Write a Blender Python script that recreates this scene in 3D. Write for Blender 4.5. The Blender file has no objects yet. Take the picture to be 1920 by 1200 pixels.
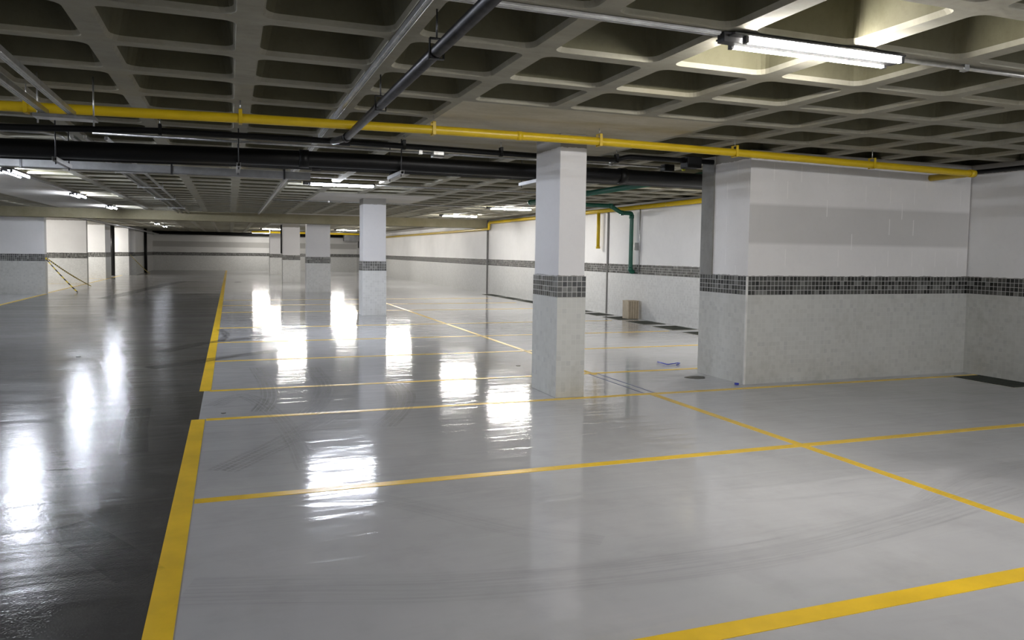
import bpy, bmesh, math, random
from mathutils import Vector, Matrix
R = random.Random(7)
scn = bpy.context.scene
COL = scn.collection

# ------------------------------------------------------------------ camera
CAM_F, CAM_PX, CAM_PY, PITCH, YAW, ROLL, EYE = 1424.2, 960.0, 560.6, -0.05967, 0.35569, 0.01395, 1.5
def cam_axes():
    cp, sp, cy, sy = math.cos(PITCH), math.sin(PITCH), math.cos(YAW), math.sin(YAW)
    f = Vector((sy*cp, cy*cp, sp)); r = Vector((cy, -sy, 0)); u = r.cross(f)
    cr, sr = math.cos(ROLL), math.sin(ROLL)
    return cr*r+sr*u, -sr*r+cr*u, f
CR, CU, CF = cam_axes()
cd = bpy.data.cameras.new('camera'); cam = bpy.data.objects.new('camera', cd); COL.objects.link(cam)
M = Matrix((CR, CU, -CF)).transposed().to_4x4(); M.translation = (0, 0, EYE); cam.matrix_world = M
cd.sensor_fit = 'HORIZONTAL'; cd.sensor_width = 36; cd.lens = CAM_F/1920*36
cd.shift_y = (CAM_PY-600)/1920; cd.clip_start = 0.05; cd.clip_end = 200
scn.camera = cam
def ground(x, y):
    d = CR*((x-CAM_PX)/CAM_F) - CU*((y-CAM_PY)/CAM_F) + CF
    t = -EYE/d.z
    return (d.x*t, d.y*t)

# ------------------------------------------------------------------ materials
def mat(name):
    m = bpy.data.materials.new(name); m.use_nodes = True
    nt = m.node_tree; b = nt.nodes['Principled BSDF']
    return m, nt, b
class N:
    """small node helper"""
    def __init__(s, nt): s.nt = nt
    def new(s, t, **k):
        n = s.nt.nodes.new(t)
        for a, v in k.items(): setattr(n, a, v)
        return n
    def put(s, sock, v):
        if isinstance(v, bpy.types.NodeSocket): s.nt.links.new(v, sock)
        elif v is not None:
            if isinstance(v, (tuple, list)) and len(v) == 3 and sock.type == 'RGBA': v = (*v, 1)
            sock.default_value = v
    def math(s, op, a, b=None, c=None, clamp=False):
        n = s.new('ShaderNodeMath', operation=op, use_clamp=clamp)
        s.put(n.inputs[0], a); s.put(n.inputs[1], b)
        if c is not None: s.put(n.inputs[2], c)
        return n.outputs[0]
    def mix(s, f, a, b):
        n = s.new('ShaderNodeMix', data_type='RGBA'); s.put(n.inputs[0], f); s.put(n.inputs[6], a); s.put(n.inputs[7], b)
        return n.outputs[2]
    def mixf(s, f, a, b):
        n = s.new('ShaderNodeMix', data_type='FLOAT'); s.put(n.inputs[0], f); s.put(n.inputs[2], a); s.put(n.inputs[3], b)
        return n.outputs[0]
    def pos(s):
        n = s.new('ShaderNodeTexCoord'); return n.outputs['Object']
    def xyz(s, v):
        n = s.new('ShaderNodeSeparateXYZ'); s.put(n.inputs[0], v); return n.outputs
    def comb(s, x, y, z):
        n = s.new('ShaderNodeCombineXYZ'); s.put(n.inputs[0], x); s.put(n.inputs[1], y); s.put(n.inputs[2], z); return n.outputs[0]
    def scale(s, v, sc):
        n = s.new('ShaderNodeVectorMath', operation='MULTIPLY'); s.put(n.inputs[0], v); n.inputs[1].default_value = sc; return n.outputs[0]
    def noise(s, v, sc, det=4, rough=.6, dist=0):
        n = s.new('ShaderNodeTexNoise'); s.put(n.inputs['Vector'], v); n.inputs['Scale'].default_value = sc
        n.inputs['Detail'].default_value = det; n.inputs['Roughness'].default_value = rough; n.inputs['Distortion'].default_value = dist
        return n.outputs[0]
    def ramp(s, v, lo, hi, a=0., b=1.):
        n = s.new('ShaderNodeMapRange', clamp=True); s.put(n.inputs[0], v)
        n.inputs[1].default_value = lo; n.inputs[2].default_value = hi; n.inputs[3].default_value = a; n.inputs[4].default_value = b
        return n.outputs[0]
    def white(s, v):
        n = s.new('ShaderNodeTexWhiteNoise', noise_dimensions='3D'); s.put(n.inputs['Vector'], v); return n.outputs['Value']
    def bump(s, h, strength, dist=.01, normal=None):
        n = s.new('ShaderNodeBump'); n.inputs['Strength'].default_value = strength; n.inputs['Distance'].default_value = dist
        s.put(n.inputs['Height'], h)
        if normal is not None: s.put(n.inputs['Normal'], normal)
        return n.outputs[0]

def simple(name, col, rough=.5, metal=0., spec=.5, var=.12, vscale=6., bump=0.):
    m, nt, b = mat(name); n = N(nt)
    p = n.pos(); v = n.noise(p, vscale)
    lo = tuple(c*(1-var) for c in col); hi = tuple(min(1, c*(1+var)) for c in col)
    n.put(b.inputs['Base Color'], n.mix(n.ramp(v, .3, .7), lo, hi))
    b.inputs['Roughness'].default_value = rough; b.inputs['Metallic'].default_value = metal
    b.inputs['Specular IOR Level'].default_value = spec
    if bump: n.put(b.inputs['Normal'], n.bump(n.noise(p, vscale*8), bump, .004))
    return m

def wall_uv(n):
    """horizontal coordinate along whichever way a wall face runs, and height"""
    g = n.new('ShaderNodeNewGeometry'); nn = n.xyz(g.outputs['Normal']); p = n.xyz(n.pos())
    f = n.math('GREATER_THAN', n.math('ABSOLUTE', nn[0]), .5)
    return n.mixf(f, p[0], p[1]), p[2]

def tile_mat(name, pitch, z0, base, var, grout, gw, rough, grime=0., grimecol=(.3, .29, .25), odd=None):
    m, nt, b = mat(name); n = N(nt)
    u, z = wall_uv(n)
    fu = n.math('DIVIDE', u, pitch); fv = n.math('DIVIDE', n.math('SUBTRACT', z, z0), pitch)
    line = n.math('MAXIMUM', n.math('LESS_THAN', n.math('FRACT', fu), gw), n.math('LESS_THAN', n.math('FRACT', fv), gw))
    cell = n.comb(n.math('FLOOR', fu), n.math('FLOOR', fv), 3.)
    rnd = n.white(cell)
    lo = tuple(c*(1-var) for c in base); hi = tuple(min(1, c*(1+var)) for c in base)
    col = n.mix(rnd, lo, hi)
    if odd:
        r2 = n.white(n.comb(n.math('FLOOR', fu), n.math('FLOOR', fv), 11.))
        col = n.mix(n.math('GREATER_THAN', r2, odd[0]), col, odd[1])
    col = n.mix(line, col, grout)
    if grime:
        g1 = n.noise(n.pos(), 1.6, 5, .65); g2 = n.noise(n.pos(), 9, 3)
        gz = n.ramp(z, 0., .35, .55, 0.)
        gm = n.math('ADD', n.math('MULTIPLY', n.ramp(g1, .45, .75), n.ramp(g2, .4, .65)), n.math('MULTIPLY', gz, n.ramp(g1, .35, .6)), clamp=True)
        col = n.mix(n.math('MULTIPLY', gm, grime), col, grimecol)
    n.put(b.inputs['Base Color'], col)
    n.put(b.inputs['Roughness'], n.mixf(line, rough, .8))
    n.put(b.inputs['Normal'], n.bump(n.math('SUBTRACT', 1., line), .25, .002))
    return m

def paint_mat(name, base, block=0., band=None, top=None, ragged=1.272, dirt=.1):
    """painted masonry above the tile band; bare concrete above `top`, a thinly painted stripe between band heights"""
    m, nt, b = mat(name); n = N(nt)
    u, z = wall_uv(n); p = n.pos()
    n1 = n.noise(p, .9, 4); n2 = n.noise(p, 14, 4, .7)
    col = n.mix(n.ramp(n1, .3, .7), tuple(c*(1-dirt) for c in base), base)
    col = n.mix(n.math('MULTIPLY', n.ramp(n2, .5, .8), .10), col, tuple(c*.6 for c in base))
    if band:
        for lo, hi, k in band:
            inb = n.math('MULTIPLY', n.ramp(z, lo-.02, lo+.02), n.ramp(z, hi-.02, hi+.02, 1., 0.))
            gn = n.xyz(n.new('ShaderNodeNewGeometry').outputs['Normal'])
            inb = n.math('MULTIPLY', inb, n.math('GREATER_THAN', n.math('ABSOLUTE', gn[1]), .5))
            col = n.mix(n.math('MULTIPLY', inb, k), col, (.30, .29, .265))
    hgt = n2
    if block:
        fz = n.math('DIVIDE', z, .2); row = n.math('FLOOR', fz)
        fu = n.math('DIVIDE', n.math('ADD', u, n.math('MULTIPLY', n.math('MODULO', row, 2.), .2)), .4)
        l = n.math('LESS_THAN', n.math('FRACT', fu), .03)
        r = n.white(n.comb(n.math('FLOOR', fu), row, 5.))
        col = n.mix(n.math('MULTIPLY', n.math('MULTIPLY', l, n.math('GREATER_THAN', r, .6)), block), col, tuple(min(1, c*1.12) for c in base))
        col = n.mix(n.math('MULTIPLY', r, block*.12), col, tuple(c*.8 for c in base))
        hgt = n.math('SUBTRACT', n2, n.math('MULTIPLY', l, .8))
    jit = n.math('MULTIPLY', n.math('SUBTRACT', n.noise(n.scale(p, (9, 9, 3)), 1.0, 5, .7), .5), .045)
    zz = n.math('ADD', z, jit)
    col = n.mix(n.math('LESS_THAN', zz, ragged+.008), col, (.26, .25, .235))
    if top:
        col = n.mix(n.math('GREATER_THAN', zz, top), col, (.27, .255, .23))
    n.put(b.inputs['Base Color'], col); b.inputs['Roughness'].default_value = .62
    n.put(b.inputs['Normal'], n.bump(hgt, .2, .004))
    return m

def concrete(name, a, bb, stain=None, sc=2.):
    m, nt, b = mat(name); n = N(nt); p = n.pos()
    v = n.noise(n.scale(p, (1, 2.2, 1)), sc, 6, .65); w = n.noise(p, 22, 4, .7)
    col = n.mix(n.ramp(v, .3, .72), a, bb)
    col = n.mix(n.math('MULTIPLY', n.ramp(w, .5, .8), .25), col, tuple(c*.6 for c in a))
    if stain: col = n.mix(n.math('MULTIPLY', n.ramp(n.noise(n.scale(p, (.5, 1.6, 1)), 1.3, 4), .52, .72), .6), col, stain)
    n.put(b.inputs['Base Color'], col); b.inputs['Roughness'].default_value = .85
    n.put(b.inputs['Normal'], n.bump(n.math('ADD', v, w), .3, .006))
    return m

def floor_mat():
    m, nt, b = mat('epoxy_floor'); n = N(nt)
    p = n.pos(); x, y, z = n.xyz(p)
    aisle = n.math('MULTIPLY', n.math('LESS_THAN', x, -.27), n.math('GREATER_THAN', x, -5.55))
    big = n.noise(n.scale(p, (1, .7, 1)), .55, 5, .6); mid = n.noise(p, 2.4, 5, .65); fine = n.noise(p, 40, 3, .7)
    streak = n.noise(n.scale(p, (.35, 1.9, 1)), .9, 6, .68, .6)
    bay = n.mix(n.ramp(big, .3, .7), BAY_A, BAY_B)
    bay = n.mix(n.math('MULTIPLY', n.ramp(mid, .5, .75), .16), bay, (.17, .165, .155))
    bay = n.mix(n.math('MULTIPLY', n.ramp(streak, .56, .78), .22), bay, (.16, .155, .145))
    lane = n.mix(n.ramp(big, .3, .7), LANE_A, LANE_B)
    lane = n.mix(n.math('MULTIPLY', n.ramp(streak, .46, .72), .65), lane, (.05, .048, .045))
    lane = n.mix(n.math('MULTIPLY', n.ramp(mid, .5, .75), .2), lane, (.25, .245, .23))
    beyond = n.math('GREATER_THAN', y, 27.9)                        # the slab beyond the building joint has a paler coat
    lane = n.mix(n.math('MULTIPLY', beyond, .55), lane, (.42, .405, .39))
    col = n.mix(aisle, bay, lane)
    n.put(b.inputs['Base Color'], col)
    rr = n.mixf(aisle, n.ramp(n.math('ADD', n.math('MULTIPLY', mid, .5), n.math('MULTIPLY', streak, .5)), .35, .65, .07, .12), n.ramp(streak, .35, .7, .12, .22))
    n.put(b.inputs['Roughness'], rr)
    b.inputs['IOR'].default_value = 1.5
    rip = n.noise(n.scale(p, (.75, 3.4, 1)), 1.5, 2.5, .5, .7)       # trowel ripples running across the bays
    wav = n.noise(p, .8, 2, .5)
    nb = n.bump(rip, RIP, .012); nb = n.bump(wav, .12, .02, nb)
    nl = n.bump(n.noise(p, 90, 2, .6), .28, .003, n.bump(rip, RIP*.9, .012))
    mv = n.new('ShaderNodeMix', data_type='VECTOR'); n.put(mv.inputs[0], aisle); n.put(mv.inputs[4], nb); n.put(mv.inputs[5], nl)
    n.put(b.inputs['Normal'], mv.outputs[1])
    return m

def emit_mat(name, col, s):
    m, nt, b = mat(name); n = N(nt)
    b.inputs['Base Color'].default_value = (.9, .9, .9, 1)
    b.inputs['Emission Color'].default_value = (*col, 1); b.inputs['Emission Strength'].default_value = s
    try: m.cycles.emission_sampling = 'FRONT'
    except Exception: pass
    return m

def tread_mat(name, alpha, tread=True, smear=False):
    """rubber left on the floor: uv.x runs along the mark in metres, uv.y across 0..1"""
    m, nt, b = mat(name); n = N(nt)
    uv = n.new('ShaderNodeUVMap'); u, v, w = n.xyz(uv.outputs[0]); p = n.pos()
    edge = n.math('MULTIPLY', n.ramp(v, .02, .1), n.ramp(v, .9, .98, 1., 0.))
    patch = n.ramp(n.noise(n.comb(n.math('MULTIPLY', u, 1.3), n.math('MULTIPLY', v, 2.), 0.), 1.4, 4, .65), .32, .68)
    a = n.math('MULTIPLY', edge, patch)
    if tread:
        ribs = n.math('GREATER_THAN', n.math('FRACT', n.math('MULTIPLY', v, 5.)), .28)
        blk = n.math('GREATER_THAN', n.math('FRACT', n.math('ADD', n.math('MULTIPLY', u, 22.), n.math('MULTIPLY', v, 2.))), .3)
        a = n.math('MULTIPLY', a, n.math('MULTIPLY', ribs, n.mixf(.7, 1., blk)))
    if smear:
        a = n.math('MULTIPLY', edge, n.ramp(n.noise(n.comb(n.math('MULTIPLY', u, .5), n.math('MULTIPLY', v, 9.), 0.), 1.6, 4, .65), .42, .7))
    a = n.math('MULTIPLY', a, alpha)
    n.put(b.inputs['Alpha'], a); b.inputs['Base Color'].default_value = (.045, .043, .04, 1); b.inputs['Roughness'].default_value = .2
    return m

def tape_mat():
    m, nt, b = mat('hazard_tape'); n = N(nt)
    uv = n.new('ShaderNodeUVMap'); u, v, w = n.xyz(uv.outputs[0])
    s = n.math('GREATER_THAN', n.math('FRACT', n.math('ADD', n.math('MULTIPLY', u, 5.), n.math('MULTIPLY', v, .4))), .5)
    n.put(b.inputs['Base Color'], n.mix(s, (.75, .55, .03), (.02, .02, .02))); b.inputs['Roughness'].default_value = .4
    return m

BAY_A, BAY_B = (.41, .41, .422), (.505, .505, .518)
LANE_A, LANE_B = (.045, .0445, .043), (.09, .088, .086)
RIP = .34
MAT = {}
MAT['floor'] = floor_mat()
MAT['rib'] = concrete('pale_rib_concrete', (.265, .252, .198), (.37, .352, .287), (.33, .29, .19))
MAT['coffer'] = concrete('shaded_coffer_concrete', (.10, .093, .052), (.14, .13, .082))  # coffer colour darkened, painting in the shade up inside the recesses
MAT['solid'] = concrete('stained_slab_concrete', (.43, .39, .28), (.62, .58, .47), (.36, .28, .10), 1.2)
MAT['pale_solid'] = concrete('pale_slab_concrete', (.50, .48, .44), (.64, .62, .58), (.46, .42, .32), 1.2)
MAT['beam'] = concrete('board_marked_concrete', (.21, .185, .11), (.28, .25, .165), (.17, .14, .06))
MAT['bare'] = concrete('bare_block_concrete', (.22, .215, .20), (.33, .325, .31))
MAT['paint'] = paint_mat('white_wall_paint', (.80, .79, .78), top=2.62)
MAT['paint_col'] = paint_mat('white_pillar_paint', (.70, .69, .695), block=.0, top=2.60, dirt=.06)
MAT['paint_block'] = paint_mat('white_block_paint', (.78, .76, .74), block=.6, band=[(1.66, 2.12, .42)], top=2.64)
MAT['paint_back'] = paint_mat('white_striped_paint', (.80, .79, .77), band=[(1.66, 2.05, .55)], top=2.62)
MAT['band'] = tile_mat('dark_mosaic', .055, 1.05, (.055, .055, .05), .75, (.42, .41, .39), .11, .22, odd=(.86, (.16, .16, .15)))
MAT['wains'] = tile_mat('grey_mosaic', .055, 0., (.50, .50, .47), .055, (.535, .535, .505), .10, .4, grime=.5, odd=(.93, (.45, .45, .43)))
MAT['wains_clean'] = tile_mat('light_grey_mosaic', .055, 0., (.60, .60, .585), .07, (.66, .66, .64), .10, .4, grime=.15)
MAT['yellow_paint'] = simple('yellow_line_paint', (.80, .52, .022), .28, var=.12, vscale=3)
MAT['yellow_pipe'] = simple('yellow_pipe_paint', (.60, .41, .008), .35, var=.06)
MAT['black_pipe'] = simple('black_plastic', (.006, .006, .006), .42, spec=.25)
MAT['green_pipe'] = simple('green_pipe_plastic', (.012, .10, .065), .35)
MAT['steel'] = simple('galvanised_steel', (.50, .50, .49), .32, metal=.9, var=.2, vscale=12)
MAT['dark_steel'] = simple('dark_galvanised_steel', (.085, .085, .088), .36, metal=.9, var=.2, vscale=12)
MAT['fixture'] = simple('grey_lamp_housing', (.03, .03, .032), .6)
MAT['tray'] = simple('zinc_tray', (.30, .30, .30), .45, metal=.6, var=.2, vscale=4)
MAT['grate'] = simple('dark_green_grate', (.03, .036, .026), .6)
MAT['pit'] = simple('dark_pit', (.012, .015, .01), .9)
MAT['curb'] = concrete('light_kerb_concrete', (.40, .39, .35), (.50, .49, .45))
MAT['bead'] = simple('white_corner_bead', (.62, .61, .58), .5)
MAT['joint'] = simple('dark_joint_filler', (.13, .125, .12), .8)
MAT['cardboard'] = simple('beige_cardboard', (.42, .36, .27), .8, vscale=10)
MAT['cardboard_dark'] = simple('brown_cardboard', (.28, .23, .17), .8, vscale=10)
MAT['blue'] = simple('blue_plastic', (.03, .05, .42), .5)
MAT['blue_chalk'] = simple('blue_chalk', (.16, .18, .30), .8, var=.3)
MAT['spot'] = simple('dark_spot', (.07, .068, .06), .5)
MAT['brass'] = simple('yellow_valve_paint', (.6, .6, .03), .4)
TREAD = [tread_mat('tyre_rubber_faint', .26), tread_mat('tyre_rubber_dark', .5), tread_mat('scuff_rubber', .6, False), tread_mat('tyre_smear', .14, False, True)]
MAT['tape'] = tape_mat()
LUM = 178.
GLOW = {}
def glow(cool, k):
    if (cool, k) not in GLOW: GLOW[cool, k] = emit_mat('cool_tube_glow' if cool else 'neutral_tube_glow', (.84, .89, 1.) if cool else (1., .965, .91), LUM*k)
    return GLOW[cool, k]

# ------------------------------------------------------------------ mesh helpers
class MB:
    def __init__(s): s.bm = bmesh.new(); s.uv = None
    def box(s, x0, y0, z0, x1, y1, z1, bev=0.):
        b = s.bm
        v = [b.verts.new(p) for p in ((x0,y0,z0),(x1,y0,z0),(x1,y1,z0),(x0,y1,z0),(x0,y0,z1),(x1,y0,z1),(x1,y1,z1),(x0,y1,z1))]
        fs = [b.faces.new([v[i] for i in q]) for q in ((3,2,1,0),(4,5,6,7),(0,1,5,4),(1,2,6,5),(2,3,7,6),(3,0,4,7))]
        if bev:
            es = {e for f in fs for e in f.edges}
            bmesh.ops.bevel(b, geom=list(es), offset=bev, segments=2, affect='EDGES', profile=.5)
        return s
    def tube(s, path, r, n=14, fillet=0., cap=True):
        pts = [Vector(p) for p in path]
        if fillet and len(pts) > 2:
            out = [pts[0]]
            for a, b, c in zip(pts, pts[1:], pts[2:]):
                d1, d2 = (a-b), (c-b)
                ang = d1.angle(d2)
                if ang > math.pi-.03: out.append(b); continue
                f = min(fillet, d1.length*.45, d2.length*.45); p0 = b+d1.normalized()*f; p2 = b+d2.normalized()*f
                for k in range(7):
                    t = k/6; out.append(p0*(1-t)**2 + b*2*t*(1-t) + p2*t*t)
            out.append(pts[-1]); pts = out
        rings = []; up = None
        for i, p in enumerate(pts):
            d = (pts[min(i+1, len(pts)-1)]-pts[max(i-1, 0)]).normalized()
            if up is None: up = Vector((0,0,1)) if abs(d.z) < .9 else Vector((1,0,0))
            sx = d.cross(up).normalized(); up = sx.cross(d).normalized()
            rings.append([s.bm.verts.new(p + (sx*math.cos(a)+up*math.sin(a))*r) for a in (2*math.pi*k/n for k in range(n))])
        for a, b in zip(rings, rings[1:]):
            for k in range(n):
                f = s.bm.faces.new((a[k], a[(k+1) % n], b[(k+1) % n], b[k])); f.smooth = True
        if cap:
            s.bm.faces.new(rings[0]); s.bm.faces.new(rings[-1][::-1])
        return s
    def ribbon(s, path, w, z):
        """flat strip following ground points, with uv.x = length, uv.y = 0..1"""
        uvl = s.bm.loops.layers.uv.verify()
        pts = [Vector((p[0], p[1], 0)) for p in path]
        # Catmull-Rom
        sm = []
        P = [pts[0]*2-pts[1]]+pts+[pts[-1]*2-pts[-2]]
        for i in range(1, len(P)-2):
            for k in range(8):
                t = k/8; a, b, c, d = P[i-1:i+3]
                sm.append(.5*((2*b)+(c-a)*t+(2*a-5*b+4*c-d)*t*t+(3*b-a-3*c+d)*t**3))
        sm.append(pts[-1]); L = 0; prev = None
        for i, p in enumerate(sm):
            d = (sm[min(i+1, len(sm)-1)]-sm[max(i-1, 0)]).normalized(); nrm = Vector((-d.y, d.x, 0))
            if i: L += (p-sm[i-1]).length
            a = s.bm.verts.new(p+nrm*w/2+Vector((0,0,z))); b = s.bm.verts.new(p-nrm*w/2+Vector((0,0,z)))
            if prev:
                f = s.bm.faces.new((prev[0], prev[1], b, a))
                for lp in f.loops:
                    q = lp.vert
                    lp[uvl].uv = (prev[2], 0) if q is prev[0] else (prev[2], 1) if q is prev[1] else (L, 1) if q is b else (L, 0)
            prev = (a, b, L)
        return s
    def strip(s, p0, p1, w, t, sag=0., n=10, twist=0.):
        """a hanging tape between two points"""
        uvl = s.bm.loops.layers.uv.verify(); p0, p1 = Vector(p0), Vector(p1); L = (p1-p0).length; prev = None
        for i in range(n+1):
            k = i/n; p = p0.lerp(p1, k)-Vector((0,0,sag*4*k*(1-k))); a = twist*k
            o = Vector((math.sin(a)*.3, math.sin(a)*.9, math.cos(a)))*w/2
            q = [s.bm.verts.new(p+o+Vector((0,-t/2,0))), s.bm.verts.new(p-o+Vector((0,-t/2,0))), s.bm.verts.new(p-o+Vector((0,t/2,0))), s.bm.verts.new(p+o+Vector((0,t/2,0)))]
            if prev:
                for j in range(4):
                    f = s.bm.faces.new((prev[0][j], prev[0][(j+1) % 4], q[(j+1) % 4], q[j]))
                    for lp in f.loops:
                        isn = lp.vert in q; jj = (q if isn else prev[0]).index(lp.vert)
                        lp[uvl].uv = ((k if isn else prev[1])*L, 0 if jj in (0, 3) else 1)
            prev = (q, k)
        return s
    def build(s, name, material, parent=None, origin=(0,0,0)):
        bmesh.ops.recalc_face_normals(s.bm, faces=s.bm.faces[:])
        if any(origin): bmesh.ops.translate(s.bm, verts=s.bm.verts[:], vec=-Vector(origin))
        me = bpy.data.meshes.new(name); s.bm.to_mesh(me); s.bm.free()
        me.materials.append(MAT[material] if isinstance(material, str) else material)
        o = bpy.data.objects.new(name, me); COL.objects.link(o)
        if parent is not None: o.parent = parent
        else: o.location = origin
        return o
def tag(o, label, cat, group=None, kind=None):
    o['label'] = label; o['category'] = cat
    if group: o['group'] = group
    if kind: o['kind'] = kind
    return o
def thing(name, loc, label, cat, group=None, kind=None):
    o = bpy.data.objects.new(name, None); COL.objects.link(o); o.location = loc; o.empty_display_size = .1
    return tag(o, label, cat, group, kind)
def struct(o, label=None, cat=None):
    o['kind'] = 'structure'
    if label: o['label'] = label; o['category'] = cat
    return o

# ------------------------------------------------------------------ room
ZC = 2.74                                                        # underside of the ribs
PX0, PXP, PY0, PYP = .107, .845, 4.42, .812                      # waffle grid
XR, XB, YB = 9.2, 9.1, 58.5                                      # near right wall, far right wall, back wall
o = MB().box(-11, -6, -.12, 9.6, YB+.2, 0).build('floor', 'floor')
struct(o, 'glossy grey epoxy floor, darker along the driving lane', 'floor')

def build_ceiling():
    V, F, MI = [], [], []
    ribx, riby, cr, inset, dep = .065, .055, .075, .045, .24
    def gx(i): return PX0+PXP*(i-1)
    def gy(j): return PY0+PYP*j
    solid = set()
    for a, b, c, d in ((3, 6, 2, 6), (3, 6, 15, 19), (3, 6, 27, 31), (3, 6, 39, 43), (3, 6, 53, 57), (-5, -3, 11, 40)):
        for i in range(a, b):
            for j in range(c, d): solid.add((i, j))
    def loop(x0, y0, x1, y1, r, z):
        out = []
        for cx, cy, a0 in ((x0+r, y0+r, 180), (x1-r, y0+r, 270), (x1-r, y1-r, 0), (x0+r, y1-r, 90)):
            for k in range(5):
                a = math.radians(a0+90*k/4); out.append((cx+r*math.cos(a), cy+r*math.sin(a), z))
        return out
    for i in range(-12, 13):
        for j in range(-13, 68):
            x0, x1, y0, y1 = gx(i), gx(i+1), gy(j), gy(j+1)
            b = len(V); V += [(x0,y0,ZC),(x1,y0,ZC),(x1,y1,ZC),(x0,y1,ZC)]
            if (i, j) in solid: F.append((b, b+3, b+2, b+1)); MI += [0]*(len(F)-1-len(MI)) + [2 if j < 10 else 3]; continue
            lo = loop(x0+ribx, y0+riby, x1-ribx, y1-riby, cr, ZC)
            m1 = loop(x0+ribx+.014, y0+riby+.014, x1-ribx-.014, y1-riby-.014, cr, ZC+.03)
            hi = loop(x0+ribx+inset, y0+riby+inset, x1-ribx-inset, y1-riby-inset, cr+.02, ZC+dep)
            s = len(V); V += lo; s2 = len(V); V += m1; s3 = len(V); V += hi
            for c in range(4):
                for k in range(4): F.append((b+c, s+c*5+k+1, s+c*5+k))
                nx = (c+1) % 4
                F.append((b+c, b+nx, s+nx*5, s+c*5+4))
            for k in range(20):
                q = (k+1) % 20
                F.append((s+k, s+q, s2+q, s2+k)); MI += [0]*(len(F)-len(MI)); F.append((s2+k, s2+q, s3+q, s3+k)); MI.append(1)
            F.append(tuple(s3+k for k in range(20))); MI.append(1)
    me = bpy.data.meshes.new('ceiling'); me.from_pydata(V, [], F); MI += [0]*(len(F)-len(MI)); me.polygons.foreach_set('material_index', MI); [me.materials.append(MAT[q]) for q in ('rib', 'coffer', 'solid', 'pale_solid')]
    bm = bmesh.new(); bm.from_mesh(me); bmesh.ops.remove_doubles(bm, verts=bm.verts[:], dist=.0005)
    bmesh.ops.recalc_face_normals(bm, faces=bm.faces[:]); bm.to_mesh(me); bm.free()
    ob = bpy.data.objects.new('ceiling', me); COL.objects.link(ob)
    return struct(ob, 'concrete waffle slab ceiling with square coffers', 'ceiling')
build_ceiling()

def wall(name, x0, y0, x1, y1, label, paint='paint', wains='wains_clean', h=ZC, clad=.012):
    """masonry with a painted top, a dark mosaic band and a mosaic dado"""
    w = MB().box(x0, y0, 1.27, x1, y1, h).build(name, paint)
    struct(w, label, 'wall')
    c = clad
    MB().box(x0-c, y0-c, 1.05, x1+c, y1+c, 1.27).build('tile_band', 'band', w)
    MB().box(x0-c, y0-c, 0, x1+c, y1+c, 1.05).build('tile_dado', wains, w)
    return w
wall('wall_right', XB, 8.3, XB+.3, 27.2, 'long white side wall behind the pillar with the green pipe', )
wall('wall_right_far', XB-.03, 27.23, XB+.3, YB, 'white side wall beyond the concrete beam')
wall('wall_right_near', XR, -6, XR+.3, 8.28, 'white side wall beside the big wall block', wains='wains')
wall('wall_block', 5.672, 7.372, XR-.02, 8.3, 'projecting white block wall with a thin grey stripe', paint='paint_block', wains='wains')
wall('wall_back', -5.2, YB, 9.4, YB+.2, 'back wall at the far end of the lane', paint='paint_back')
wall('wall_left_far', -5.35, 48.1, -5.05, YB, 'shaded side wall at the far end of the lane')
wall('wall_left', -10.9, -6, -10.7, 48, 'side wall behind the side bays')
wall('wall_near', -10.7, -6.2, 9.4, -6, 'wall behind the camera')
wall('wall_left_pier', -10.7, 28.0, -5.56, 28.32, 'nearest white cross wall beside the lane', wains='wains')
wall('wall_left_second', -10.7, 36.0, -5.62, 36.3, 'second brightly lit cross wall beside the lane')
wall('wall_left_third', -10.7, 41.8, -5.72, 43.6, 'third cross wall beside the lane')
wall('wall_left_fourth', -10.7, 47.2, -5.3, 48.0, 'farthest cross wall beside the lane')
struct(MB().box(-10.7, 27.2, 2.44, XB, 27.9, ZC+.02).build('ceiling_beam', 'beam'), 'dropped concrete beam crossing the ceiling', 'beam')
struct(MB().box(5.655, 8.06, 1.272, 5.75, 8.315, ZC).build('trim_1', 'bare'), 'bare concrete strip at the end of the wall block', 'trim')
struct(MB().box(5.652, 7.352, 0, 5.672, 7.372, 1.27).build('trim_4', 'bead'), 'white corner bead on the tiled corner of the wall block', 'trim')
struct(MB().box(XB-.02, 17.42, 0, XB+.01, 17.50, ZC).build('trim_2', 'joint'), 'dark vertical movement joint in the side wall', 'trim')
struct(MB().box(XB-.045, 27.1, 0, XB+.01, 27.2, ZC).build('trim_3', 'joint'), 'dark vertical joint under the concrete beam', 'trim')

# ------------------------------------------------------------------ pillars
def column(x0, y0, x1, y1, label, wains='wains_clean', cap=2.60):
    cx, cy = (x0+x1)/2, (y0+y1)/2
    t = thing('column', (cx, cy, 0), label, 'pillar', 'mosaic clad pillars along the bays', 'thing')
    og = (cx, cy, 0); c = .012
    MB().box(x0+c, y0+c, 1.27, x1-c, y1-c, ZC, .006).build('painted_shaft', 'paint_col', t, og)
    MB().box(x0, y0, 1.05, x1, y1, 1.272, .004).build('tile_band', 'band', t, og)['label'] = 'band of small dark mosaic tiles'
    MB().box(x0, y0, 0, x1, y1, 1.05, .004).build('tile_dado', wains, t, og)
    return t
column(3.175, 7.20, 3.50, 7.88, 'nearest white pillar with dark tile band, by the near parking bays', 'wains')
column(2.90, 17.85, 3.46, 18.4, 'second white pillar back, standing alone under a tube lamp')
column(2.58, 28.25, 3.43, 28.8, 'third white pillar back, directly beyond the concrete beam')
column(2.33, 37.5, 3.14, 38.1, 'fourth pillar back, with a black pipe on its edge')
column(2.28, 49.0, 3.1, 49.6, 'farthest brightly lit pillar, half hidden behind the fourth')

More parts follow.
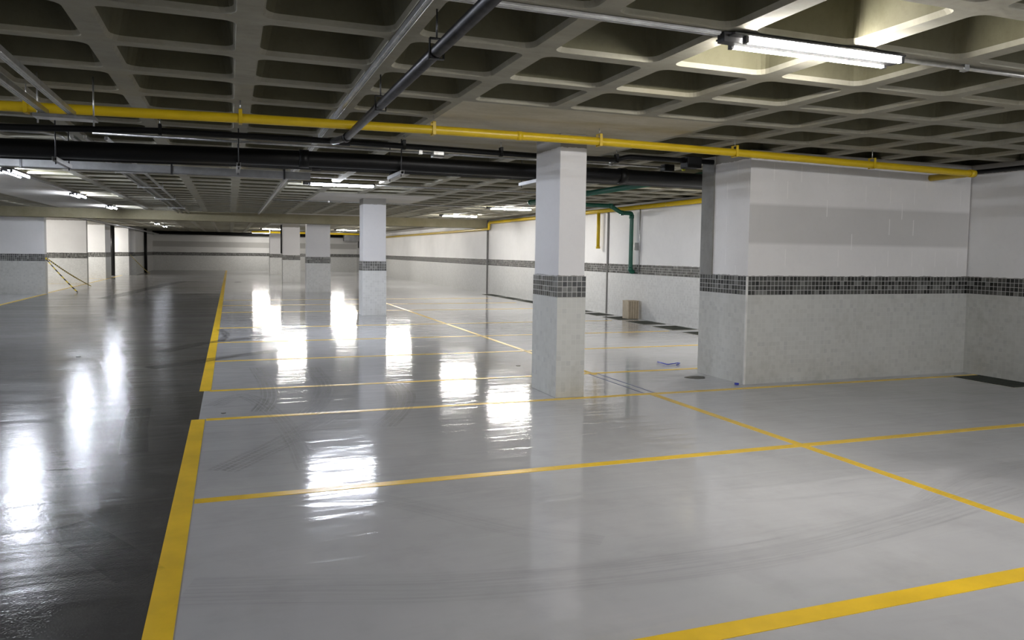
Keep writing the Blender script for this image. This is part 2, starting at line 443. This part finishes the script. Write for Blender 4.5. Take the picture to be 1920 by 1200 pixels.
# ------------------------------------------------------------------ painted lines
LG = 'yellow parking bay lines'
def line(x0, y0, x1, y1, label):
    return tag(MB().box(x0, y0, 0, x1, y1, .0025).build('parking_line', 'yellow_paint', None), label, 'parking line', LG)
line(-.33, -4, -.218, 7.16, 'wide yellow line along the lane, nearest length')
line(-.315, 8.60, -.20, YB-.2, 'long wide yellow line along the lane, running to the back wall')
ys = [(2.42, 2.53, 'thick yellow bay line crossing the lower corner of the floor'),
      (4.775, 4.855, 'yellow bay line crossing the long dividing line beyond the bright reflection'),
      (7.10, 7.175, 'yellow bay line passing the foot of the nearest pillar and wall block'),
      (8.56, 8.635, 'yellow bay line just behind the nearest pillar'),
      (10.84, 10.91, 'second yellow bay line behind the nearest pillar'),
      (13.03, 13.10, 'third yellow bay line behind the nearest pillar'),
      (15.46, 15.53, 'fourth yellow bay line behind the nearest pillar'),
      (19.3, 19.37, 'yellow bay line just beyond the second pillar'),
      (21.7, 21.77, 'second yellow bay line beyond the second pillar'),
      (24.0, 24.07, 'yellow bay line nearest in front of the concrete beam')]
for a, b, l in ys:
    line(-.21 if a > 3 else 0.2, a, (9.1 if a < 8 else 8.2) if a != 7.10 else 9.15, b, l)
line(4.245, 1.0, 4.32, 4.775, 'narrow yellow dividing line running out of the frame at the side')
line(4.245, 4.855, 4.32, 7.10, 'narrow yellow dividing line between the two near bay lines')
line(4.245, 8.5, 4.32, 8.56, 'short stub of yellow dividing line at the end of the blue marks')
line(4.24, 8.635, 4.31, 24.0, 'long narrow yellow dividing line behind the nearest pillar')
line(-5.60, 8.0, -5.50, 28.0, 'yellow edge line leading to the nearest cross wall')
line(-5.66, 28.4, -5.58, 46.9, 'yellow edge line past the lit side bays')
line(-8.5, 35.8, -5.65, 35.88, 'yellow line at the foot of the second cross wall')
line(-8.5, 41.6, -5.75, 41.68, 'yellow line at the foot of the third cross wall')
for x in (4.222, 4.345):
    tag(MB().box(x-.009, 7.18, 0, x+.009, 8.55, .0018).build('chalk_line', 'blue_chalk'),
        'thin blue floor line of a pair, the one nearer the %s' % ('pillar' if x < 4.3 else 'wall block'), 'chalk line', 'blue setting-out lines')

# ------------------------------------------------------------------ tyre marks and scuffs
def marks(px, w, m, label, z):
    tag(MB().ribbon([ground(*p) for p in px], w, z).build('tyre_mark', TREAD[m]), label, 'tyre mark', 'tyre marks on the floor')
marks([(415,884),(470,858),(525,832),(575,804),(640,768)], .26, 0, 'treaded tyre mark slanting up towards the bright floor reflections', .0034)
marks([(398,762),(455,742),(510,772),(552,822),(580,880)], .2, 0, 'curved tyre mark crossing the slanting one', .0036)
marks([(482,690),(502,722),(506,748),(490,772)], .22, 1, 'dark treaded curve over the bay line behind the pillar', .0038)
marks([(585,690),(608,722),(600,752),(578,776)], .24, 1, 'second dark treaded curve on the same bay line', .0040)
marks([(742,718),(760,740),(752,768),(720,800)], .24, 1, 'dark treaded curve left of the pillar reflection', .0042)
marks([(300,660),(380,644),(470,634),(560,622)], .3, 2, 'dark skid crossing the wide lane line', .0034)
marks([(280,690),(370,678),(470,664),(580,650)], .3, 2, 'second dark skid crossing the wide lane line, nearer', .0036)
marks([(195,560),(330,530),(372,528)], .5, 2, 'black scuff on the far part of the lane', .0034)
marks([(262,765),(254,800),(250,850)], .2, 0, 'short tyre mark in the lane beside the near bay', .0034)
marks([(120,985),(180,1022),(232,1055),(268,1080)], .24, 0, 'tread print slanting across the dark lane floor', .0034)
marks([(345,1112),(560,1106),(860,1100),(1240,1066),(1560,1012),(1900,915)], .34, 3, 'wide faint tyre track sweeping past the front bay', .0034)
marks([(700,935),(800,955),(960,992),(1130,1015)], .2, 3, 'faint tread print below the bright reflection', .0036)
marks([(1735,940),(1790,905),(1860,880),(1950,866)], .2, 3, 'tyre mark curving out by the side edge of the floor', .0034)
marks([(412,618),(424,628),(414,640)], .14, 2, 'small curled scuff beside the wide lane line', .0038)
k = 0
for (x, y, s, l) in ((1305, 708, .13, 'dark round stain on the floor by the bare strip of the wall block'), (419, 775, .02, 'small dark speck beside the near bay line'),
                     (972, 686, .03, 'small dark speck just left of the nearest pillar'), (770, 704, .02, 'small dark speck left of the second lamp reflection'),
                     (446, 529, .14, 'dark speck on the far bay floor near the lane line'), (147, 669, .03, 'small dark speck in the driving lane')):
    gx_, gy_ = ground(x, y); mb = MB()
    vs = [mb.bm.verts.new((gx_+s*math.cos(a)*(1+.2*math.sin(3*a)), gy_+s*math.sin(a)*.8, .0045)) for a in (2*math.pi*q/14 for q in range(14))]
    vb = [mb.bm.verts.new((v.co.x, v.co.y, 0)) for v in vs]
    mb.bm.faces.new(vs)
    for q in range(14): mb.bm.faces.new((vs[q], vb[q], vb[(q+1) % 14], vs[(q+1) % 14]))
    tag(mb.build('floor_stain', 'spot'), l, 'stain', 'dark specks on the floor')

# ------------------------------------------------------------------ tube lamps
LAMPG = 'twin tube lamps under the ceiling'
def lamp(cx, cy, along, label, cool=False, L=1.12, zt=2.69, k=1.):
    t = thing('ceiling_lamp', (cx, cy, 2.60), label, 'lamp', LAMPG)
    og = (cx, cy, 2.60); h = L/2
    def bx(a0, b0, z0, a1, b1, z1, bev=0.):
        return MB().box(cx+a0, cy+b0, z0, cx+a1, cy+b1, z1, bev) if along == 'x' else MB().box(cx+b0, cy+a0, z0, cx+b1, cy+a1, z1, bev)
    bx(-h-.10, -.088, zt+.021, h+.03, .088, zt+.033, .003).build('reflector', 'fixture', t, og)
    bx(-h-.13, -.032, zt-.008, h+.03, .032, ZC-.002, .004).build('channel', 'fixture', t, og)
    for s in (-.066, .066):
        p = [(cx-h, cy+s, zt), (cx+h, cy+s, zt)] if along == 'x' else [(cx+s, cy-h, zt), (cx+s, cy+h, zt)]
        MB().tube(p, .0145, 12).build('tube', glow(cool, k), t, og)
        for e in (-1, 1):
            a = e*(h+.012)
            bx(a-.011, s-.017, zt-.017, a+.011, s+.017, zt+.03, .003).build('socket', 'fixture', t, og)
    return t
lamp(3.235, 3.62, 'x', 'large bright twin tube lamp nearest the viewer, above the near bays', L=1.10, k=.85)
lamp(1.92, 14.10, 'x', 'twin tube lamp just behind the black pipes, before the second pillar', True)
lamp(7.75, 10.1, 'x', 'twin tube lamp hidden behind the wall block')
lamp(7.10, 19.3, 'x', 'twin tube lamp just left of the nearest pillar, by the green pipe end')
lamp(7.05, 24.0, 'x', 'twin tube lamp left of the green pipe, last before the concrete beam')
lamp(6.8, 32.5, 'x', 'twin tube lamp just beyond the concrete beam on the side wall row')
lamp(2.4, 32.5, 'x', 'twin tube lamp just beyond the concrete beam on the middle row')
lamp(6.25, 44.1, 'x', 'upper of two bright far lamps between the second and third pillars')
lamp(6.7, 52.4, 'x', 'lower of two bright far lamps between the second and third pillars')
lamp(2.3, 45.4, 'x', 'far lamp showing beside the top of the fourth pillar', k=.6)
lamp(2.02, 56.0, 'x', 'farthest lamp, before the back wall beside the farthest pillar', k=.8)
lamp(6.7, 37.9, 'x', 'twin tube lamp behind the second pillar on the side wall row')
for y, l in ((9.4, 'tube lamp over the lane just outside the photo edge'),
             (14.65, 'tube lamp at the edge of the photo over the driving lane'), (20.1, 'second tube lamp along the row over the driving lane'), (25.4, 'third tube lamp over the driving lane, before the beam'),
             (40.4, 'first tube lamp over the lane beyond the beam'), (45.1, 'last tube lamp over the lane beyond the beam')):
    lamp(-3.29, y, 'y', l, True, k=.9 if y < 10 else 1.25 if y < 30 else .2)
for x, y, l in ((-8.3, 32.2, 'tube lamp lighting the first side bay'), (-8.0, 39.0, 'tube lamp lighting the second side bay'), (-7.8, 45.4, 'tube lamp lighting the third side bay')):
    lamp(x, y, 'x', l, k=2.4)
lamp(5.4, -3.7, 'x', 'added unseen tube lamp behind the viewer, closer to the lane', k=2.0)  # out of view, added to brighten the wall block and near floor
lamp(7.6, -2.9, 'x', 'added unseen tube lamp behind the viewer, closer to the side wall', True, k=2.2)  # likewise added out of view, for the near side wall
for y, l in ((3.4, 'added unseen tube lamp in the side bays, nearest the viewer'), (8.6, 'second added unseen tube lamp in the side bays'), (14.0, 'third added unseen tube lamp in the side bays')):
    lamp(-7.0, y, 'y', l, True, k=3.2)  # unseen lamps added to brighten pillar and wall faces turned to the lane

# ------------------------------------------------------------------ pipes
def hanger(t, og, x, y, zp, r, m, ax='x', rod='steel', top=ZC):
    a = .014
    p = MB()
    if ax == 'x':
        p.box(x-a, y-r-.004, zp-r-.005, x+a, y-r, zp+r+.03).box(x-a, y+r, zp-r-.005, x+a, y+r+.004, zp+r+.03).box(x-a, y-r-.004, zp-r-.006, x+a, y+r+.004, zp-r-.002).box(x-a, y-r-.004, zp+r+.026, x+a, y+r+.004, zp+r+.031)
    else:
        p.box(x-r-.004, y-a, zp-r-.005, x-r, y+a, zp+r+.03).box(x+r, y-a, zp-r-.005, x+r+.004, y+a, zp+r+.03).box(x-r-.004, y-a, zp-r-.006, x+r+.004, y+a, zp-r-.002).box(x-r-.004, y-a, zp+r+.026, x+r+.004, y+a, zp+r+.031)
    h = p.build('hanger', m, t, og)
    MB().tube([(x, y, zp+r+.03), (x, y, top)], .005, 8).build('rod', rod, h, og)
# yellow gas main in front of the nearest pillar
YP = 6.8
og = (3.0, YP, 2.4); t = thing('hanging_gas_pipe', og, 'long yellow gas pipe hung below the ceiling in front of the nearest pillar', 'pipe')
path = [(-9.5, YP, 2.50), (-1.6, YP, 2.562), (.09, YP, 2.594), (1.74, YP, 2.612), (3.3, YP, 2.615), (5.0, YP, 2.60), (8.46, YP, 2.55), (8.46, YP+.57, 2.545)]
MB().tube(path, .04, 16, .07).build('pipe_run', 'yellow_pipe', t, og)
for x, z in ((-1.45, 2.565), (.09, 2.594), (1.74, 2.612), (3.42, 2.614), (5.02, 2.60), (6.9, 2.574)): hanger(t, og, x, YP, z, .042, 'yellow_pipe')
MB().tube([(2.55, YP, 2.6135), (2.60, YP, 2.6137)], .044, 16).build('coupling', 'yellow_pipe', t, og)
MB().tube([(8.43, YP, 2.55), (8.51, YP, 2.55)], .047, 16).build('coupling', 'yellow_pipe', t, og)
# thin black pipe
Y1 = 8.09
og = (1.0, Y1, 2.5); t = thing('hanging_drain_pipe', og, 'thin black pipe above the thick black drain pipes', 'pipe', 'black drain pipes under the ceiling')
MB().tube([(-9, Y1, 2.54), (-1.93, Y1, 2.575), (-.62, Y1, 2.628), (1.09, Y1, 2.635), (3.24, Y1, 2.615), (4.3, Y1, 2.625), (4.45, Y1, 2.67), (5.68, Y1, 2.67)], .03, 14, .06).build('pipe_run', 'black_pipe', t, og)
for x, z in ((-.62, 2.628), (1.75, 2.63), (2.85, 2.62), (4.3, 2.628)):
    hanger(t, og, x, Y1, z, .032, 'black_pipe')
MB().tube([(1.02, Y1, 2.635), (1.18, Y1, 2.635)], .04, 14).build('coupling', 'black_pipe', t, og)
MB().box(5.25, 8.03, 2.58, 5.45, 8.2, 2.72, .01).build('valve_box', 'black_pipe', t, og)
# thick and small black pipes on trapeze supports
def hpipe(y, pts, r, label, m='black_pipe', name='hanging_drain_pipe', coup=()):
    og = (2.0, y, pts[0][1]); t = thing(name, og, label, 'pipe', 'black drain pipes under the ceiling')
    MB().tube([(x, y, z) for x, z in pts], r, 18).build('pipe_run', m, t, og)
    for x, z in coup: MB().tube([(x-.05, y, z), (x+.05, y, z)], r+.012, 18).build('coupling', m, t, og)
hpipe(8.5, [(-10.5, 2.40), (-2, 2.44), (.1, 2.478), (1.5, 2.492), (3.4, 2.488), (9.05, 2.488)], .085, 'thickest black drain pipe crossing under the ceiling', coup=[(.75, 2.485), (4.6, 2.488)])
hpipe(8.70, [(-10.5, 2.365), (-2, 2.40), (.1, 2.43), (1.9, 2.44), (9.05, 2.44)], .028, 'small black pipe hugging the back of the thickest drain pipe', coup=[(.9, 2.435)])
hpipe(8.86, [(-10.5, 2.365), (-2, 2.395), (.1, 2.43), (1.9, 2.44), (9.05, 2.44)], .026, 'small black pipe farthest back on the trapeze supports', coup=[(.92, 2.435)])
for x, z, l in ((-1.55, 2.36, 'steel strut under the black pipes at the lane side'), (.09, 2.395, 'steel strut under the black pipes below the wide ceiling rib'),
                (1.78, 2.40, 'steel strut under the black pipes left of the nearest pillar'), (3.45, 2.40, 'steel strut under the black pipes just behind the nearest pillar')):
    og = (x, 8.6, z-.04); t = thing('hanging_strut', og, l, 'strut', 'trapeze struts under the black pipes')
    mb = MB()
    mb.box(x-.02, 8.3, z-.045, x+.02, 9.05, z-.041).box(x-.02, 8.3, z-.041, x-.016, 9.05, z-.005).box(x+.016, 8.3, z-.041, x+.02, 9.05, z-.005)
    for q in range(7): mb.box(x-.02, 8.34+q*.105, z-.01, x+.02, 8.38+q*.105, z-.004)
    mb.build('channel', 'tray', t, og)
    for y in (8.36, 9.0): MB().tube([(x, y, z-.07), (x, y, ZC+.01)], .006, 8).build('rod', 'dark_steel', t, og)
# galvanised tray behind the pipes
og = (-4, 11.6, 2.55); t = thing('hanging_cable_tray', og, 'grey zinc cable tray crossing over the lane behind the black pipes', 'cable tray')
mb = MB(); y0, y1, z0, z1 = 11.6, 11.72, 2.545, 2.645
mb.box(-10.6, y0, z0, 1.12, y0+.003, z1).box(-10.6, y1-.003, z0, 1.12, y1, z1).box(-10.6, y0, z0, 1.12, y1, z0+.003).box(-10.6, y0-.006, z1, 1.12, y0+.012, z1+.003)
mb.build('trough', 'tray', t, og)
for x in (-2.55, -.75, .75): MB().box(x-.012, y0-.01, z0-.01, x+.012, y1+.01, ZC).build('bracket', 'dark_steel', t, og)
# square galvanised runs
def chan(p0, p1, w, h, label, m='steel', name='hanging_conduit', clips=()):
    x0, y0, z0 = p0; x1, y1, z1 = p1
    og = ((x0+x1)/2, (y0+y1)/2, min(z0, z1)-.05); t = thing(name, og, label, 'conduit', 'steel conduits under the ceiling')
    ax = 'x' if abs(x1-x0) > abs(y1-y0) else 'y'
    b = MB()
    if ax == 'x': b.box(x0, y0-w/2, z0-h/2, x1, y0+w/2, z0+h/2, .004); b.box(x0, y0-w*.28, z0-h/2-.004, x1, y0-w*.14, z0-h/2+.001).box(x0, y0+w*.14, z0-h/2-.004, x1, y0+w*.28, z0-h/2+.001)
    else: b.box(x0-w/2, y0, z0-h/2, x0+w/2, y1, z0+h/2, .004); b.box(x0-w*.28, y0, z0-h/2-.004, x0-w*.14, y1, z0-h/2+.001).box(x0+w*.14, y0, z0-h/2-.004, x0+w*.28, y1, z0-h/2+.001)
    b.build('duct', m, t, og)
    for c in clips:
        if ax == 'x': MB().box(c-.02, y0-w/2-.012, z0-h/2-.008, c+.02, y0+w/2+.012, ZC).build('clip', 'dark_steel', t, og)
        else: MB().box(x0-w/2-.012, c-.02, z0-h/2-.008, x0+w/2+.012, c+.02, ZC).build('clip', 'dark_steel', t, og)
def rnd(path, r, label, m='steel', name='hanging_conduit', clips=(), fil=.05):
    og = path[0]; t = thing(name, og, label, 'conduit', 'steel conduits under the ceiling')
    MB().tube(path, r, 12, fil).build('duct', m, t, og)
    for c in clips: MB().box(c[0]-.02, c[1]-.02, c[2]-r-.006, c[0]+.02, c[1]+.02, ZC+.01).build('clip', 'steel', t, og)
chan((.96, 3.62, 2.7305), (2.54, 3.62, 2.7305), .06, .018, 'square steel conduit leading to the large near lamp')
rnd([(3.83, 3.62, 2.72), (9.15, 3.62, 2.72)], .014, 'thin steel conduit running from the large near lamp to the side wall', clips=[(4.4, 3.62, 2.72), (6.5, 3.62, 2.72)])
chan((.905, 2.2, 2.72), (.905, 8.4, 2.72), .034, .036, 'bright steel strip fixed under a ceiling rib, in front of the pipes')
chan((.915, 8.9, 2.72), (.915, 27.1, 2.72), .045, .036, 'bright steel strip under a ceiling rib, behind the pipes')
Yd = [(1.0, 1.2, 2.528), (1.0, 7.05, 2.528), (1.0, 8.02, 2.622)]
og = (1.0, 4.5, 2.4); t = thing('hanging_water_pipe', og, 'dark glossy steel pipe slanting away beside the bright steel strip', 'pipe')
MB().tube(Yd, .033, 16).build('pipe_run', 'dark_steel', t, og)
for y in (2.4, 3.85, 5.4):
    hanger(t, og, 1.0, y, 2.528, .035, 'black_pipe', 'y', 'dark_steel')
MB().tube([(1.0, 6.98, 2.528), (1.0, 7.1, 2.53)], .041, 16).build('coupling', 'black_pipe', t, og)
chan((-1.26, 1.8, 2.488), (-1.26, 6.5, 2.488), .04, .04, 'steel conduit on the lane side in front of the pipes, closer to the lane')
chan((-1.085, 1.8, 2.488), (-1.085, 6.5, 2.488), .04, .04, 'steel conduit on the lane side in front of the pipes, closer to the bays')
og = (-1.12, 6.43, 2.4); t = thing('hanging_bracket', og, 'steel cross bracket at the end of the two lane side conduits', 'bracket')
MB().box(-1.32, 6.36, 2.436, -.92, 6.50, 2.462).build('plate', 'steel', t, og)
for x in (-1.30, -.94): MB().tube([(x, 6.43, 2.40), (x, 6.43, ZC+.02)], .006, 8).build('rod', 'steel', t, og)
for x, l in ((-1.573, 'steel conduit of the bundle behind the pipes, closest to the lane lamps'), (-1.446, 'middle steel conduit of the bundle behind the pipes'), (-1.244, 'steel conduit of the bundle behind the pipes, closest to the bays')):
    chan((x, 9.3, 2.685), (x, 27.1, 2.685), .035, .035, l)
for i, y in enumerate((10.6, 13.0, 16.0, 19.5, 23.5)):
    og = (-1.32, y, 2.56); t = thing('hanging_bracket', og, ['first', 'second', 'third', 'fourth', 'fifth'][i]+' steel hanger under the conduit bundle behind the pipes', 'bracket', 'hangers of the conduit bundle')
    MB().box(-1.63, y-.02, 2.645, -1.18, y+.02, 2.662).build('plate', 'steel', t, og)
    for x in (-1.62, -1.19): MB().tube([(x, y, 2.63), (x, y, ZC+.02)], .006, 8).build('rod', 'steel', t, og)
rnd([(-9, 8.85, 2.645), (-1.75, 8.85, 2.645), (-1.62, 9.0, 2.64), (-1.60, 9.5, 2.62)], .014, 'thin silver conduit bending away above the thick black pipe')
rnd([(-1.3, 8.80, 2.665), (2.235, 8.80, 2.665)], .014, 'thin silver conduit above the thick black pipe, on the lane side of the junction box', clips=[(.1, 8.8, 2.665), (2.1, 8.8, 2.665)])
rnd([(2.385, 8.80, 2.665), (5.34, 8.80, 2.665)], .014, 'thin silver conduit above the thick black pipe, passing behind the nearest pillar', clips=[(4.6, 8.8, 2.665)])
og = (2.3, 8.80, 2.62); tag(MB().box(2.24, 8.75, 2.62, 2.38, 8.87, 2.71, .01).build('hanging_junction_box', 'steel', None, og), 'small steel junction box on the silver conduit left of the nearest pillar', 'junction box')
og = (5.7, 8.75, 2.6); t = thing('hanging_valve', og, 'small valve with a yellow tip near the top of the wall block', 'valve')
MB().box(5.35, 8.72, 2.61, 5.5, 8.84, 2.70, .01).build('body', 'black_pipe', t, og)
MB().tube([(5.62, 8.72, 2.64), (5.62, 8.68, 2.64)], .02, 10).build('tip', 'brass', t, og)
rnd([(-3.29, 15.3, 2.72), (-3.29, 19.35, 2.72)], .012, 'thin conduit joining the first two lamps over the lane')
rnd([(-3.29, 20.75, 2.72), (-3.29, 24.6, 2.72)], .012, 'thin conduit joining the second and third lamps over the lane')
rnd([(2.55, 14.1, 2.72), (6.3, 14.1, 2.72)], .012, 'thin conduit from the lamp before the second pillar towards the green pipe')
rnd([(.96, 14.1, 2.72), (1.2, 14.1, 2.72)], .012, 'short conduit stub from the bright strip to the lamp before the second pillar')
rnd([(.96, 19.3, 2.72), (6.38, 19.3, 2.72)], .012, 'thin conduit crossing behind the second pillar to the lamp by the green pipe', clips=[(2.3, 19.3, 2.72)])
# green water pipe
og = (6.4, 16.1, 2.55); t = thing('hanging_water_pipe', og, 'dark green water pipe running under the ceiling and down the side wall', 'pipe')
gp = [(6.4, 8.7, 2.665), (6.4, 16.1, 2.665), (8.43, 16.1, 2.655), (8.72, 16.1, 2.50), (9.0, 16.1, 2.50), (9.0, 16.1, 1.10), (XB, 16.1, 1.10)]
MB().tube(gp, .05, 16, .05).build('pipe_run', 'green_pipe', t, og)
for a, b in (((8.99, 16.1, 2.50), (9.01, 16.1, 2.50)), ):
    pass
for p, d in (((6.4, 16.1, 2.665), 'y'), ((8.43, 16.1, 2.655), 'x'), ((8.73, 16.1, 2.50), 'x'), ((9.0, 16.1, 2.42), 'z'), ((9.0, 16.1, 1.17), 'z'), ((6.4, 10.4, 2.665), 'y'), ((6.4, 13.2, 2.665), 'y')):
    v = Vector({'x': (.045, 0, 0), 'y': (0, .045, 0), 'z': (0, 0, .045)}[d]); q = Vector(p)
    MB().tube([q-v, q+v], .06, 16).build('coupling', 'green_pipe', t, og)
MB().box(8.985, 15.9, 1.62, XB, 15.95, 1.80).build('bracket', 'steel', t, og)
MB().tube([(9.07, 15.82, 1.1), (9.07, 15.82, 2.70)], .012, 10).build('rod', 'steel', t, og)
# yellow pipe along the side wall
og = (8.97, 18, 2.5); t = thing('hanging_gas_pipe', og, 'yellow gas pipe along the top of the long side wall, with a short drop', 'pipe')
MB().tube([(8.98, 8.35, 2.625), (8.98, 26.7, 2.625), (8.98, 26.75, 2.40), (8.98, 56, 2.40)], .05, 14, .06).build('pipe_run', 'yellow_pipe', t, og)
MB().tube([(8.98, 17.8, 2.625), (8.98, 17.8, 1.68)], .045, 14).build('drop_pipe', 'yellow_pipe', t, og)
MB().tube([(8.98, 17.8, 1.72), (8.98, 17.8, 1.66)], .056, 14).build('end_cap', 'yellow_pipe', t, og)
for y in (10.5, 14.5, 20.5, 24.2): MB().box(8.94, y-.012, 2.58, XB, y+.012, 2.66).build('bracket', 'steel', t, og)
og = (9.06, 5, 2.5); t = thing('hanging_drain_pipe', og, 'thin black pipe along the top of the near side wall', 'pipe', 'black drain pipes under the ceiling')
MB().tube([(9.1, -5, 2.64), (9.1, 7.3, 2.64)], .028, 12).build('pipe_run', 'black_pipe', t, og)
for y in (3.0, 6.3): MB().box(9.06, y-.015, 2.60, XR, y+.015, ZC).build('bracket', 'steel', t, og)
# far pipes
tag(MB().tube([(-5.0, 57.9, 2.62), (8.8, 57.9, 2.62)], .12, 14).build('hanging_drain_pipe', 'black_pipe'), 'thick black pipe along the top of the back wall', 'pipe', 'black drain pipes under the ceiling')
tag(MB().tube([(-5.98, 46.3, 0), (-5.98, 46.3, ZC)], .11, 14).build('standing_drain_pipe', 'black_pipe'), 'black vertical pipe between the third and fourth cross walls', 'pipe', 'black downpipes')
tag(MB().tube([(-4.93, 52.4, 0), (-4.93, 52.4, ZC)], .09, 14).build('standing_drain_pipe', 'black_pipe'), 'black vertical pipe on the shaded far side wall', 'pipe', 'black downpipes')
tag(MB().tube([(2.27, 37.45, 1.35), (2.27, 37.45, 2.7)], .035, 12).build('hanging_drain_pipe', 'black_pipe'), 'thin black pipe hanging beside the fourth pillar', 'pipe')
og = (-5.0, 40, 2.5); tag(MB().tube([(-5.0, 28.5, 2.55), (-4.8, 47, 2.55), (-4.6, 57.5, 2.5)], .05, 12).build('hanging_water_pipe', 'steel'), 'pale pipe running above the side bays beyond the beam', 'pipe')

og = (5, 47, 2.5); t = thing('hanging_gas_pipe', og, 'far yellow gas pipe crossing behind the third and fourth pillars', 'pipe')
MB().tube([(1.2, 47, 2.55), (8.98, 47, 2.55)], .06, 14).build('pipe_run', 'yellow_pipe', t, og)
for x in (2.2, 5.4): MB().box(x-.02, 46.93, 2.48, x+.02, 47.07, ZC).build('bracket', 'steel', t, og)
og = (8.5, 57.4, 2.2); t = thing('hanging_duct', og, 'grey air duct in the far corner under the ceiling', 'duct')
MB().box(7.9, 57.0, 2.25, 9.0, 57.6, 2.70, .02).build('casing', 'tray', t, og)
MB().box(8.95, 57.2, 1.75, 9.02, 57.3, 2.25).build('bracket', 'dark_steel', t, og)
# ------------------------------------------------------------------ floor grates along the side wall
def grate(x0, y0, x1, y1, label):
    og = ((x0+x1)/2, (y0+y1)/2, 0); t = thing('drain_grate', og, label, 'grate', 'dark drain grates along the side wall')
    MB().box(x0-.03, y0-.03, 0, x1+.03, y1+.03, .0015).build('kerb', 'curb', t, og)
    MB().box(x0, y0, .001, x1, y1, .003).build('pit', 'pit', t, og)
    mb = MB(); mb.box(x0, y0, .001, x1, y0+.02, .008).box(x0, y1-.02, .001, x1, y1, .008).box(x0, y0, .001, x0+.02, y1, .008).box(x1-.02, y0, .001, x1, y1, .008)
    mb.build('frame', 'grate', t, og)
    mb = MB(); n = max(3, int((y1-y0)/.05))
    for q in range(1, n): yy = y0+(y1-y0)*q/n; mb.box(x0+.02, yy-.012, .001, x1-.02, yy+.012, .007)
    mb.build('bars', 'grate', t, og)
gl = ['dark grate nearest the wall block along the side wall', 'second dark grate from the wall block', 'third dark grate from the wall block, nearest the cardboard box', 'dark grate just behind the cardboard box', 'dark grate below the yellow drop pipe', 'dark grate beside the edge of the nearest pillar']
for q, l in enumerate(gl):
    y = 12.0+q*1.2; grate(8.34+.03*q, y, 8.95, y+.78, l)
for q, l in enumerate(['dark grate left of the nearest pillar, closer one', 'dark grate left of the nearest pillar, middle one', 'dark grate left of the nearest pillar, farthest one']):
    y = 21.4+q*1.75; grate(8.62, y, 9.0, y+1.45, l)
grate(8.68, 6.28, 9.14, 7.08, 'dark grate in the corner of the wall block and the near side wall')
grate(8.68, 5.2, 9.14, 6.12, 'dark grate beside the near side wall, cut by the photo edge')

# ------------------------------------------------------------------ loose things
og = (8.86, 15.8, 0); t = thing('cardboard_box', og, 'small beige box standing on the floor below the green pipe', 'box')
MB().box(8.72, 15.66, .009, 9.0, 15.94, .43, .006).build('body', 'cardboard', t, og)
mb = MB()
for q in range(4): mb.box(8.75+q*.065, 15.655, .02, 8.775+q*.065, 15.661, .42)
mb.build('stripes', 'cardboard_dark', t, og)
MB().box(8.715, 15.655, .425, 9.005, 15.945, .436, .003).build('lid', 'cardboard', t, og)
g = [ground(*p) for p in ((1233, 680), (1241, 683), (1252, 685), (1262, 684), (1270, 682), (1275, 683), (1268, 686), (1272, 684))]
tag(MB().tube([(a, b, .012+.006*(i % 2)) for i, (a, b) in enumerate(g)], .007, 8, .02).build('plastic_scrap', 'blue'), 'scrap of blue plastic cord lying on the floor left of the wall block', 'cord')
g = ground(1381, 721)
tag(MB().box(g[0]-.02, g[1]-.02, 0, g[0]+.02, g[1]+.015, .02, .004).build('plastic_scrap', 'blue'), 'tiny blue scrap at the foot of the wall block corner', 'scrap')
for (p0, p1, sag, tw, l) in (((-5.53, 27.95, 1.15), (-4.75, 28.6, .02), .03, .3, 'black and yellow barrier tape slanting from the nearest cross wall, closer strand'),
                            ((-5.53, 28.1, 1.15), (-5.05, 33.2, .02), .05, 1.2, 'black and yellow barrier tape slanting from the nearest cross wall, farther strand'),
                            ((-5.2, 47.15, 1.12), (-4.5, 49.9, .02), .04, .8, 'black and yellow barrier tape at the farthest cross wall')):
    tag(MB().strip(p0, p1, .05, .003, sag, 14, tw).build('barrier_tape', 'tape'), l, 'barrier tape', 'hazard barrier tapes')

# ------------------------------------------------------------------ world and view
w = bpy.data.worlds.new('world'); scn.world = w; w.use_nodes = True
w.node_tree.nodes['Background'].inputs[0].default_value = (.0, .0, .0, 1); w.node_tree.nodes['Background'].inputs[1].default_value = 0
vs = scn.view_settings
scn.display_settings.display_device = 'sRGB'
vs.view_transform = 'Standard'; vs.look = 'None'; vs.gamma = 1; vs.use_curve_mapping = False; vs.exposure = EXPO if 'EXPO' in globals() else 0.9
cy = scn.cycles
cy.max_bounces = 10; cy.diffuse_bounces = 5; cy.glossy_bounces = 4; cy.transparent_max_bounces = 12
cy.caustics_reflective = False; cy.caustics_refractive = False; cy.sample_clamp_indirect = 8
cy.use_denoising = True
